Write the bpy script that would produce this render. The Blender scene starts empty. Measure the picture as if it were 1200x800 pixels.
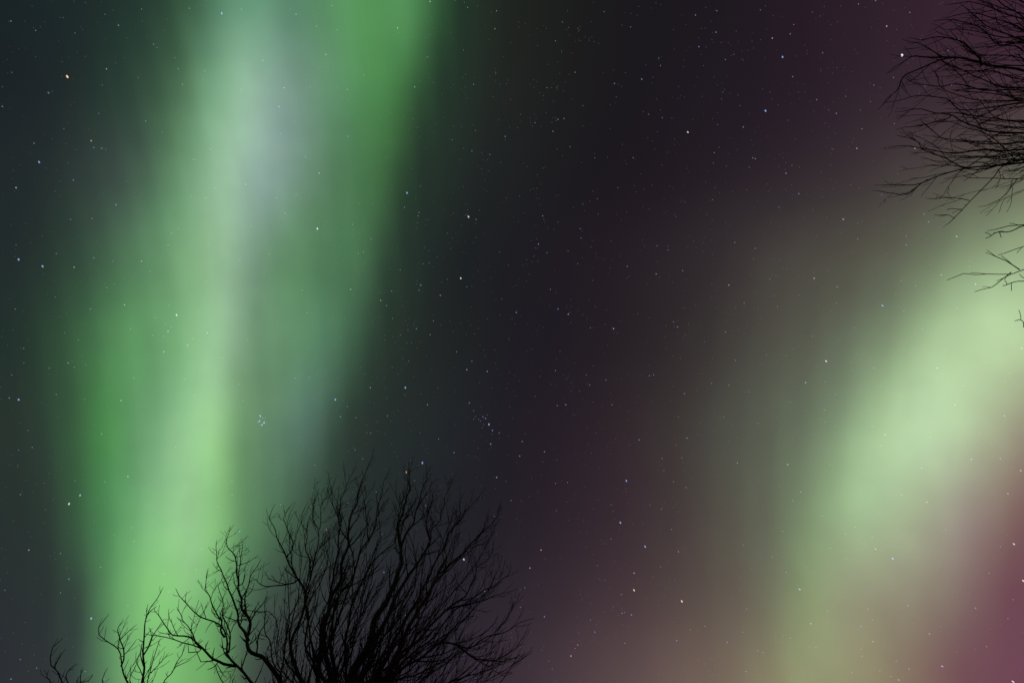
import bpy, math, random
import numpy as np
from mathutils import Vector, Matrix, noise as mnoise

# ------------------------------------------------------------------ camera, world, exposure
scene = bpy.context.scene
FOCAL = 18.0                                   # 36 mm sensor: a wide lens turned almost to the zenith
ELEV = math.radians(72.0)
cam_data = bpy.data.cameras.new("camera")
cam = bpy.data.objects.new("camera", cam_data)
scene.collection.objects.link(cam)
cam_data.lens = FOCAL
cam_data.sensor_width = 36.0
cam_data.sensor_fit = 'HORIZONTAL'
cam_data.clip_start = 0.05
cam_data.clip_end = 40000.0
EYE = Vector((0.0, 0.0, 1.6))
cam.location = EYE
cam.rotation_euler = (math.radians(90.0) + ELEV, 0.0, 0.0)
scene.camera = cam

world = bpy.data.worlds.new("World")
scene.world = world
world.use_nodes = True
world.node_tree.nodes["Background"].inputs[0].default_value = (0.012, 0.013, 0.018, 1)
world.node_tree.nodes["Background"].inputs[1].default_value = 0.3

vs = scene.view_settings
vs.view_transform = 'Standard'
vs.look = 'None'
vs.exposure = 0.0
vs.gamma = 1.0
vs.use_curve_mapping = False
scene.cycles.use_denoising = False             # keeps the faint stars
scene.cycles.max_bounces = 3
scene.cycles.diffuse_bounces = 2
scene.cycles.glossy_bounces = 1
scene.cycles.transparent_max_bounces = 24
scene.render.dither_intensity = 1.0

rnd = random.Random(7)
COL = scene.collection

# ------------------------------------------------------------------ directions of the sky
FWD = Vector((0, math.cos(ELEV), math.sin(ELEV)))
RGT = Vector((1, 0, 0))
UPV = Vector((0, -math.sin(ELEV), math.cos(ELEV)))
def direction(px, py):
    """direction on the sky of a spot measured on the 1200 x 800 star chart"""
    return FWD + RGT * ((px - 600.0) / 600.0) + UPV * ((400.0 - py) / 600.0)
def chart(d):
    z = d.dot(FWD)
    if z < 0.12: z = 0.12
    return 600 + 600 * d.dot(RGT) / z, 400 - 600 * d.dot(UPV) / z

def interp(x, xs, ys):
    return float(np.interp(x, xs, ys))

# ------------------------------------------------------------------ sky brightness measurements (display values)
ROWS = {
0: [(-250,22,30,34),(0,24,34,38),(100,30,42,42),(180,38,60,50),(230,55,85,65),(260,82,135,100),(300,92,148,112),(340,82,130,98),(380,84,140,92),(430,88,156,90),(478,88,154,90),(497,72,128,76),(515,46,82,53),(540,36,58,42),(580,35,42,35),(640,28,30,28),(720,26,24,28),(850,28,24,30),(950,39,27,37),(1050,48,33,45),(1150,55,35,47),(1200,60,36,51),(1500,56,34,50)],
100: [(-250,24,30,36),(0,26,32,38),(60,32,36,40),(130,38,58,50),(180,52,78,62),(220,78,118,82),(250,110,160,122),(290,146,190,156),(320,128,170,145),(355,108,148,120),(400,95,152,105),(430,80,142,82),(455,76,140,76),(475,62,112,64),(490,48,75,50),(520,36,55,44),(570,36,42,38),(640,30,30,30),(720,26,24,28),(850,32,26,34),(950,39,28,38),(1050,51,37,47),(1150,63,41,53),(1200,66,43,54),(1500,58,40,50)],
200: [(-250,28,36,40),(0,32,40,42),(60,38,48,48),(120,54,68,62),(170,72,95,80),(195,88,135,92),(230,125,175,130),(265,152,196,160),(300,140,182,155),(340,115,155,130),(380,90,130,96),(420,72,118,76),(445,66,112,66),(460,52,85,55),(480,40,58,46),(520,36,48,42),(570,32,36,36),(640,28,28,32),(720,26,22,28),(850,36,28,36),(950,46,36,44),(1050,64,54,58),(1150,79,72,67),(1200,89,83,75),(1310,120,128,102),(1500,75,52,60)],
300: [(-250,30,38,40),(0,34,42,44),(60,42,58,50),(110,55,80,64),(145,75,115,80),(180,95,145,100),(215,120,172,120),(250,144,192,142),(275,140,184,146),(300,116,158,122),(330,100,150,104),(370,78,120,84),(400,74,120,82),(425,70,110,76),(450,48,72,54),(480,36,50,44),(530,30,34,36),(600,28,28,32),(700,34,26,34),(780,42,34,40),(850,54,48,50),(920,72,68,64),(1000,82,80,70),(1070,99,104,86),(1130,124,140,109),(1200,160,182,138),(1300,180,205,158),(1500,75,50,60)],
400: [(-250,28,40,40),(0,32,46,44),(60,46,70,52),(110,64,108,70),(150,88,148,90),(190,98,155,100),(225,132,190,132),(260,150,196,150),(285,115,155,118),(310,110,158,112),(350,92,140,100),(385,80,125,92),(410,66,100,74),(430,48,70,56),(460,40,52,44),(500,34,40,38),(560,30,32,34),(620,30,26,34),(700,34,29,35),(780,44,39,42),(850,60,56,54),(910,80,78,70),(970,96,102,86),(1030,122,140,112),(1070,155,182,138),(1110,180,209,161),(1150,186,215,165),(1200,182,208,160),(1300,150,160,130),(1500,80,52,62)],
500: [(-250,36,42,42),(0,42,48,46),(40,44,62,52),(80,52,78,58),(105,64,112,66),(125,78,138,78),(150,88,142,92),(180,108,164,112),(210,145,202,142),(240,150,206,142),(262,140,194,130),(280,98,142,98),(310,98,140,100),(345,90,130,106),(365,80,110,92),(385,55,78,64),(410,44,56,50),(450,40,48,46),(510,34,40,42),(570,32,30,38),(640,36,28,38),(720,46,36,42),(800,62,56,54),(870,82,86,76),(930,100,112,92),(990,132,155,122),(1030,168,198,150),(1080,184,213,170),(1130,180,202,160),(1170,160,165,136),(1200,154,146,126),(1350,105,65,75),(1500,92,56,68)],
600: [(-250,36,42,44),(0,37,44,45),(40,42,57,49),(85,54,78,60),(110,70,118,77),(140,87,148,93),(165,112,174,114),(190,134,196,130),(220,140,202,135),(255,135,198,125),(270,112,165,104),(290,88,132,92),(320,80,120,84),(350,60,85,66),(390,45,59,53),(440,36,43,43),(500,32,35,39),(570,32,31,37),(640,40,31,40),(720,52,40,48),(800,68,58,58),(870,90,89,77),(920,106,118,95),(970,145,170,130),(1020,162,188,146),(1070,160,172,138),(1115,150,148,129),(1165,138,120,108),(1205,122,88,90),(1240,112,66,78),(1500,95,58,72)],
700: [(-250,40,42,50),(0,40,43,49),(40,43,51,51),(85,49,64,57),(100,58,82,66),(118,76,118,82),(135,98,160,98),(175,124,192,116),(215,126,196,116),(250,105,172,98),(275,80,118,84),(300,66,90,72),(340,56,66,61),(400,44,45,50),(480,38,38,46),(560,40,35,45),(640,50,40,48),(720,66,51,57),(800,82,69,67),(860,97,89,80),(920,119,121,99),(960,146,160,120),(1010,146,148,120),(1060,140,134,114),(1110,132,119,107),(1140,122,97,95),(1175,113,73,84),(1200,110,70,84),(1500,92,58,74)],
800: [(-250,44,44,54),(0,42,43,51),(60,50,55,56),(100,62,84,72),(122,80,118,84),(142,100,156,98),(175,114,180,105),(210,110,174,100),(250,100,160,90),(275,72,96,74),(310,56,60,60),(400,47,44,54),(500,48,41,54),(600,57,46,55),(700,84,67,72),(780,108,90,85),(850,119,104,91),(900,137,129,105),(960,148,152,114),(1010,144,138,108),(1060,135,116,99),(1100,123,92,89),(1140,114,74,84),(1200,110,66,88),(1500,90,56,76)],
}
YS = sorted(ROWS)
# features that slant from row to row: edges and ridge of the tall band, edge of the broad band
LM = {0:(-250,235,296,500,640,1180,1500),100:(-250,220,290,480,640,1180,1500),200:(-250,190,268,460,640,1180,1500),
      300:(-250,165,255,442,640,1130,1500),400:(-250,125,252,422,620,1055,1500),500:(-250,100,236,380,600,1005,1500),
      600:(-250,104,222,350,590,955,1500),700:(-250,112,208,290,560,925,1500),800:(-250,120,185,272,540,900,1500)}
def lin(c):
    c = np.asarray(c, float) / 255.0
    return np.where(c <= 0.04045, c / 12.92, ((c + 0.055) / 1.055) ** 2.4)
RX = {y: np.array([r[0] for r in ROWS[y]], float) for y in YS}
RC = {y: lin([r[1:] for r in ROWS[y]]) for y in YS}
def row(y, x):
    return np.array([np.interp(x, RX[y], RC[y][:, k]) for k in range(3)])
def total_raw(x, y):
    y = min(max(y, 0.0), 799.99)
    i = int(y // 100); f = y / 100.0 - i
    a, b = YS[i], YS[i + 1]
    la, lb = np.array(LM[a], float), np.array(LM[b], float)
    lm = la * (1 - f) + lb * f
    t = np.interp(x, lm, np.arange(len(lm)))
    xa = np.interp(t, np.arange(len(la)), la); xb = np.interp(t, np.arange(len(lb)), lb)
    f = f * f * (3 - 2 * f) * 0.5 + f * 0.5
    return row(a, xa) * (1 - f) + row(b, xb) * f
_cache = {}
GX = np.arange(-260, 1521, 10.0); GY = np.arange(-60, 881, 10.0)
FIELD = np.array([[total_raw(x, y) for x in GX] for y in GY])
PATCHES = [(290,400,12,60,12,(.88,.88,.9)),(165,560,16,45,8,(.9,.9,.92)),(118,540,13,60,6,(.84,1.0,.86)),(355,310,14,40,12,(1.05,1.09,1.02)),
 (328,350,11,55,12,(.9,.9,.93)),(140,655,18,30,0,(.86,.88,.88)),(228,655,13,42,5,(1.1,.98,1.12)),(180,692,18,34,5,(1.04,1.05,1.0)),
 (350,28,16,42,0,(.88,.9,.92)),(408,70,14,45,8,(1.04,1.05,1.02)),(395,155,15,38,12,(.84,.85,.88)),(290,118,16,46,10,(1.07,1.05,1.05)),(334,160,18,50,8,(1.08,.96,1.1)),
 (200,245,13,30,10,(.84,.87,.88)),(172,215,18,36,10,(.92,.9,.95)),(140,250,30,40,10,(1.05,.98,1.06)),(452,290,11,60,12,(.95,.9,.95)),(320,450,16,40,10,(1.04,1.0,1.06)),
 (205,470,12,50,8,(.92,.95,.95)),(248,560,12,40,5,(1.02,1.04,.97)),(210,590,12,36,4,(1.0,.95,1.02)),(235,735,16,30,6,(.9,.9,.95)),(300,250,14,50,10,(.97,.94,1.0)),
 (275,215,12,40,10,(1.06,1.04,1.05)),(452,25,26,60,6,(.86,.86,.9)),(372,80,18,55,6,(1.06,1.04,1.06)),(262,120,9,40,14,(1.0,1.05,.98)),(310,210,10,36,10,(1.04,.98,1.06)),(225,400,9,30,12,(1.02,1.04,1.0)),(190,520,11,30,10,(1.06,1.03,1.06)),(385,350,9,40,14,(.93,.93,.95)),(430,30,14,34,4,(1.0,1.04,.94)),(240,330,10,50,8,(1.03,1.03,1.0)),(360,480,12,36,12,(1.0,.95,1.06)),
 (1050,545,24,40,32,(1.04,1.03,1.05)),(1130,425,24,40,40,(1.02,1.02,1.03)),(1170,330,30,30,40,(.92,.93,.95)),(1000,690,22,50,24,(1.03,.97,1.03)),(950,640,18,60,20,(.97,1.03,.97)),(1050,560,16,60,25,(.97,.98,.98)),(1120,620,22,50,22,(1.05,.95,1.08)),(930,740,18,50,18,(.98,1.04,.96))]
for (qx, qy, sx_, sy_, tilt, gain) in PATCHES:
    a = math.radians(tilt); gx, gy = np.meshgrid(GX - qx, GY - qy)
    al = (gx * math.sin(a) - gy * math.cos(a)) / sy_; ac = (gx * math.cos(a) + gy * math.sin(a)) / sx_
    w = np.exp(-.5 * (al ** 2 + ac ** 2))[..., None]
    FIELD = FIELD * (1 + w * (np.array(gain) - 1) * 1.25)
def blur(a, axis, s):
    k = np.exp(-0.5 * (np.arange(-4, 5) / s) ** 2); k /= k.sum()
    p = np.pad(a, [(4, 4) if i == axis else (0, 0) for i in range(a.ndim)], mode='edge')
    out = np.zeros_like(a)
    for j, w in enumerate(k):
        sl = [slice(None)] * a.ndim; sl[axis] = slice(j, j + a.shape[axis])
        out += w * p[tuple(sl)]
    return out
wg = np.clip((FIELD[..., 1:2] - 0.05) / 0.2, 0, 1) * (GX < 520)[None, :, None]
FIELD = FIELD * (1 + wg * np.array([.08, 0, .09]))
FIELD = blur(blur(FIELD, 0, 1.6), 1, 0.6)
def total(x, y):
    x = min(max(x, GX[0]), GX[-1] - 0.01); y = min(max(y, GY[0]), GY[-1] - 0.01)
    u = (x - GX[0]) / 10; v = (y - GY[0]) / 10
    i, j = int(u), int(v); fu, fv = u - i, v - j
    return ((FIELD[j, i] * (1 - fu) + FIELD[j, i + 1] * fu) * (1 - fv) + (FIELD[j + 1, i] * (1 - fu) + FIELD[j + 1, i + 1] * fu) * fv)

EY = [-320, 0, 100, 200, 300, 400, 500, 600, 700, 800, 1150]
TALL_A = [150, 120, 80, 40, 20, 10, 20, 30, 45, 50, 60]
TALL_B = [620, 600, 590, 570, 545, 510, 450, 430, 360, 310, 260]
WIDE_A = [1440, 1340, 1220, 980, 840, 760, 720, 720, 740, 750, 700]
WIDE_B = [1500, 1500, 1500, 1500, 1500, 1500, 1340, 1225, 1175, 1110, 900]
def edges(y, A, B):
    return interp(y, EY, A), interp(y, EY, B)
def base(x, y):
    """the sky without the two bands"""
    for A, B in ((TALL_A, TALL_B), (WIDE_A, WIDE_B)):
        a, b = edges(y, A, B)
        if a < x < b:
            f = (x - a) / (b - a)
            return total(a, y) * (1 - f) + total(b, y) * f
    return total(x, y)
def band(x, y, A, B):
    a, b = edges(y, A, B)
    if not (a < x < b): return np.zeros(3)
    f = (x - a) / (b - a)
    v = np.maximum(total(x, y) - (total(a, y) * (1 - f) + total(b, y) * f), 0)
    fade = min(1.0, max(0.0, (y + 310) / 220.0), ) * min(1.0, max(0.0, (1140 - y) / 250.0))
    return v * fade

# ------------------------------------------------------------------ node helpers
def new_mat(name):
    m = bpy.data.materials.new(name); m.use_nodes = True
    m.node_tree.nodes.clear()
    return m, m.node_tree.nodes, m.node_tree.links
def math_node(N, L, op, a, b=None, c=None, clamp=False):
    n = N.new("ShaderNodeMath"); n.operation = op; n.use_clamp = clamp
    for k, v in enumerate((a, b, c)):
        if v is None: continue
        if isinstance(v, (int, float)): n.inputs[k].default_value = v
        else: L.new(v, n.inputs[k])
    return n.outputs[0]

def sky_colour(N, L, func, x0, x1, y0, y1, nx, ny, mode='B_SPLINE'):
    """All-sky map round the zenith: radiance as a function of direction, held as one ramp of
    colours per parallel strip of the sky and blended smoothly from strip to strip."""
    tc = N.new("ShaderNodeTexCoord")
    nrm = N.new("ShaderNodeVectorMath"); nrm.operation = 'NORMALIZE'
    L.new(tc.outputs["Object"], nrm.inputs[0])
    sp = N.new("ShaderNodeSeparateXYZ"); L.new(nrm.outputs[0], sp.inputs[0])
    den = math_node(N, L, 'MAXIMUM', math_node(N, L, 'ADD', sp.outputs[2], 1.0), 0.15)
    sx = math_node(N, L, 'DIVIDE', math_node(N, L, 'MULTIPLY', sp.outputs[0], 2.0), den)
    sy = math_node(N, L, 'DIVIDE', math_node(N, L, 'MULTIPLY', sp.outputs[1], 2.0), den)
    u = math_node(N, L, 'DIVIDE', math_node(N, L, 'SUBTRACT', sx, x0), x1 - x0, clamp=True)
    v = math_node(N, L, 'MULTIPLY', math_node(N, L, 'SUBTRACT', sy, y0), (ny - 1) / (y1 - y0))
    total_v = None; prev = None
    for j in range(ny):
        ramp = N.new("ShaderNodeValToRGB")
        cr = ramp.color_ramp; cr.interpolation = mode
        for i in range(nx):
            X = x0 + (x1 - x0) * i / (nx - 1); Y = y0 + (y1 - y0) * j / (ny - 1)
            r2 = (X * X + Y * Y) / 4.0
            d = Vector((X / (1 + r2), Y / (1 + r2), (1 - r2) / (1 + r2)))
            c = func(*chart(d))
            if i == 0: e = cr.elements[0]; e.position = 0.0
            elif i == nx - 1: e = cr.elements[len(cr.elements) - 1]; e.position = 1.0
            else: e = cr.elements.new(i / (nx - 1))
            e.color = (float(c[0]), float(c[1]), float(c[2]), 1.0)
        L.new(u, ramp.inputs[0])
        if j < ny - 1:
            mr = N.new("ShaderNodeMapRange"); mr.interpolation_type = 'SMOOTHSTEP'
            mr.inputs[1].default_value = j - 0.5; mr.inputs[2].default_value = j + 1.5
            mr.inputs[3].default_value = 0.0; mr.inputs[4].default_value = 1.0
            L.new(v, mr.inputs[0]); nxt = mr.outputs[0]
        else: nxt = None
        if prev is None: w = math_node(N, L, 'SUBTRACT', 1.0, nxt)
        elif nxt is None: w = prev
        else: w = math_node(N, L, 'SUBTRACT', prev, nxt)
        prev = nxt
        sc = N.new("ShaderNodeVectorMath"); sc.operation = 'SCALE'
        L.new(ramp.outputs[0], sc.inputs[0]); L.new(w, sc.inputs[3])
        if total_v is None: total_v = sc.outputs[0]
        else:
            ad = N.new("ShaderNodeVectorMath"); ad.operation = 'ADD'
            L.new(total_v, ad.inputs[0]); L.new(sc.outputs[0], ad.inputs[1]); total_v = ad.outputs[0]
    return total_v, nrm.outputs[0]

def no_light_sampling(m):
    try: m.cycles.emission_sampling = 'NONE'
    except Exception: pass

def mesh_object(name, verts, faces, mat, parent=None, smooth=False):
    me = bpy.data.meshes.new(name)
    me.from_pydata(verts, [], faces); me.update()
    if smooth:
        me.polygons.foreach_set("use_smooth", [True] * len(me.polygons))
    if mat is not None: me.materials.append(mat)
    o = bpy.data.objects.new(name, me); COL.objects.link(o)
    if parent is not None: o.parent = parent
    return o
def tag(o, label=None, cat=None, group=None, kind=None):
    if label: o["label"] = label
    if cat: o["category"] = cat
    if group: o["group"] = group
    if kind: o["kind"] = kind

# ------------------------------------------------------------------ the sky dome
SKY_R = 12000.0
m, N, L = new_mat("night_sky")
colr, _ = sky_colour(N, L, base, -1.35, 1.35, -0.55, 1.35, 32, 24)
em = N.new("ShaderNodeEmission"); L.new(colr, em.inputs[0])
out = N.new("ShaderNodeOutputMaterial"); L.new(em.outputs[0], out.inputs[0])
no_light_sampling(m)
def uv_sphere(r, nu, nv):
    vts = [(0, 0, r)]
    for j in range(1, nv):
        th = math.pi * j / nv
        for i in range(nu):
            ph = 2 * math.pi * i / nu
            vts.append((r * math.sin(th) * math.cos(ph), r * math.sin(th) * math.sin(ph), r * math.cos(th)))
    vts.append((0, 0, -r))
    f = []
    for i in range(nu): f.append((0, 1 + i, 1 + (i + 1) % nu))
    for j in range(nv - 2):
        for i in range(nu):
            a = 1 + j * nu + i; b = 1 + j * nu + (i + 1) % nu
            f.append((a, a + nu, b + nu, b))
    last = len(vts) - 1; s = 1 + (nv - 2) * nu
    for i in range(nu): f.append((last, s + (i + 1) % nu, s + i))
    return vts, f
sky = mesh_object("sky", *uv_sphere(SKY_R, 96, 48), m)
tag(sky, kind="structure")

# ------------------------------------------------------------------ the two aurora bands: closed bodies of glowing air
def aurora(name, A, B, lab, x0, x1, y0, y1, nx, ny, r1, r2, stripe_dir):
    m, N, L = new_mat(name + "_glow")
    c, nrm = sky_colour(N, L, lambda x, y: band(x, y, A, B), x0, x1, y0, y1, nx, ny, 'CARDINAL')
    # faint soft rays and clouds inside the glow
    mp = N.new("ShaderNodeMapping"); mp.inputs["Rotation"].default_value = (0, 0, stripe_dir)
    mp.inputs["Scale"].default_value = (7.0, 1.5, 1.5)
    L.new(nrm, mp.inputs[0])
    nz = N.new("ShaderNodeTexNoise"); nz.inputs["Scale"].default_value = 1.6; nz.inputs["Detail"].default_value = 2.5; nz.inputs["Distortion"].default_value = 0.5
    L.new(mp.outputs[0], nz.inputs["Vector"])
    nz2 = N.new("ShaderNodeTexNoise"); nz2.inputs["Scale"].default_value = 8.5; nz2.inputs["Detail"].default_value = 3.0
    L.new(nrm, nz2.inputs["Vector"])
    k = math_node(N, L, 'ADD', math_node(N, L, 'MULTIPLY_ADD', nz.outputs[0], 0.42, 0.60), math_node(N, L, 'MULTIPLY', nz2.outputs[0], 0.38))
    sc = N.new("ShaderNodeVectorMath"); sc.operation = 'SCALE'
    L.new(c, sc.inputs[0]); L.new(k, sc.inputs[3])
    em = N.new("ShaderNodeEmission"); L.new(sc.outputs[0], em.inputs[0]); em.inputs[1].default_value = 0.5
    tr = N.new("ShaderNodeBsdfTransparent")
    ad = N.new("ShaderNodeAddShader"); L.new(em.outputs[0], ad.inputs[0]); L.new(tr.outputs[0], ad.inputs[1])
    out = N.new("ShaderNodeOutputMaterial"); L.new(ad.outputs[0], out.inputs[0])
    no_light_sampling(m)
    ys = list(np.linspace(-318, 1148, 60)); nxs = 14
    vts = []
    for r in (r1, r2):
        for y in ys:
            a, b = edges(y, A, B); a -= 110; b += 110
            for i in range(nxs):
                d = direction(a + (b - a) * i / (nxs - 1), y).normalized()
                vts.append(tuple(d * r))
    ny_ = len(ys); S = ny_ * nxs; f = []
    for j in range(ny_ - 1):
        for i in range(nxs - 1):
            a = j * nxs + i
            f.append((a, a + 1, a + nxs + 1, a + nxs)); f.append((S + a, S + a + nxs, S + a + nxs + 1, S + a + 1))
        for i, w in ((0, 0), (nxs - 1, 1)):
            a = j * nxs + i
            q = (a, a + nxs, S + a + nxs, S + a)
            f.append(q if w == 0 else q[::-1])
    for j, w in ((0, 0), (ny_ - 1, 1)):
        for i in range(nxs - 1):
            a = j * nxs + i
            q = (a, S + a, S + a + 1, a + 1)
            f.append(q if w == 0 else q[::-1])
    o = mesh_object(name, vts, f, m)
    tag(o, lab, "aurora", "bands of northern lights")
    return o
aurora("aurora_band", TALL_A, TALL_B, "tall narrow emerald aurora band with a whitish core above the small bare trees",
       -1.15, 0.06, -0.75, 1.4, 32, 34, 8200.0, 9400.0, math.radians(-14))
aurora("aurora_band", WIDE_A, WIDE_B, "broad pale olive aurora band fading to pink on its far side",
       0.0, 1.75, -0.6, 1.4, 32, 28, 9700.0, 10900.0, math.radians(-30))

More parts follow.
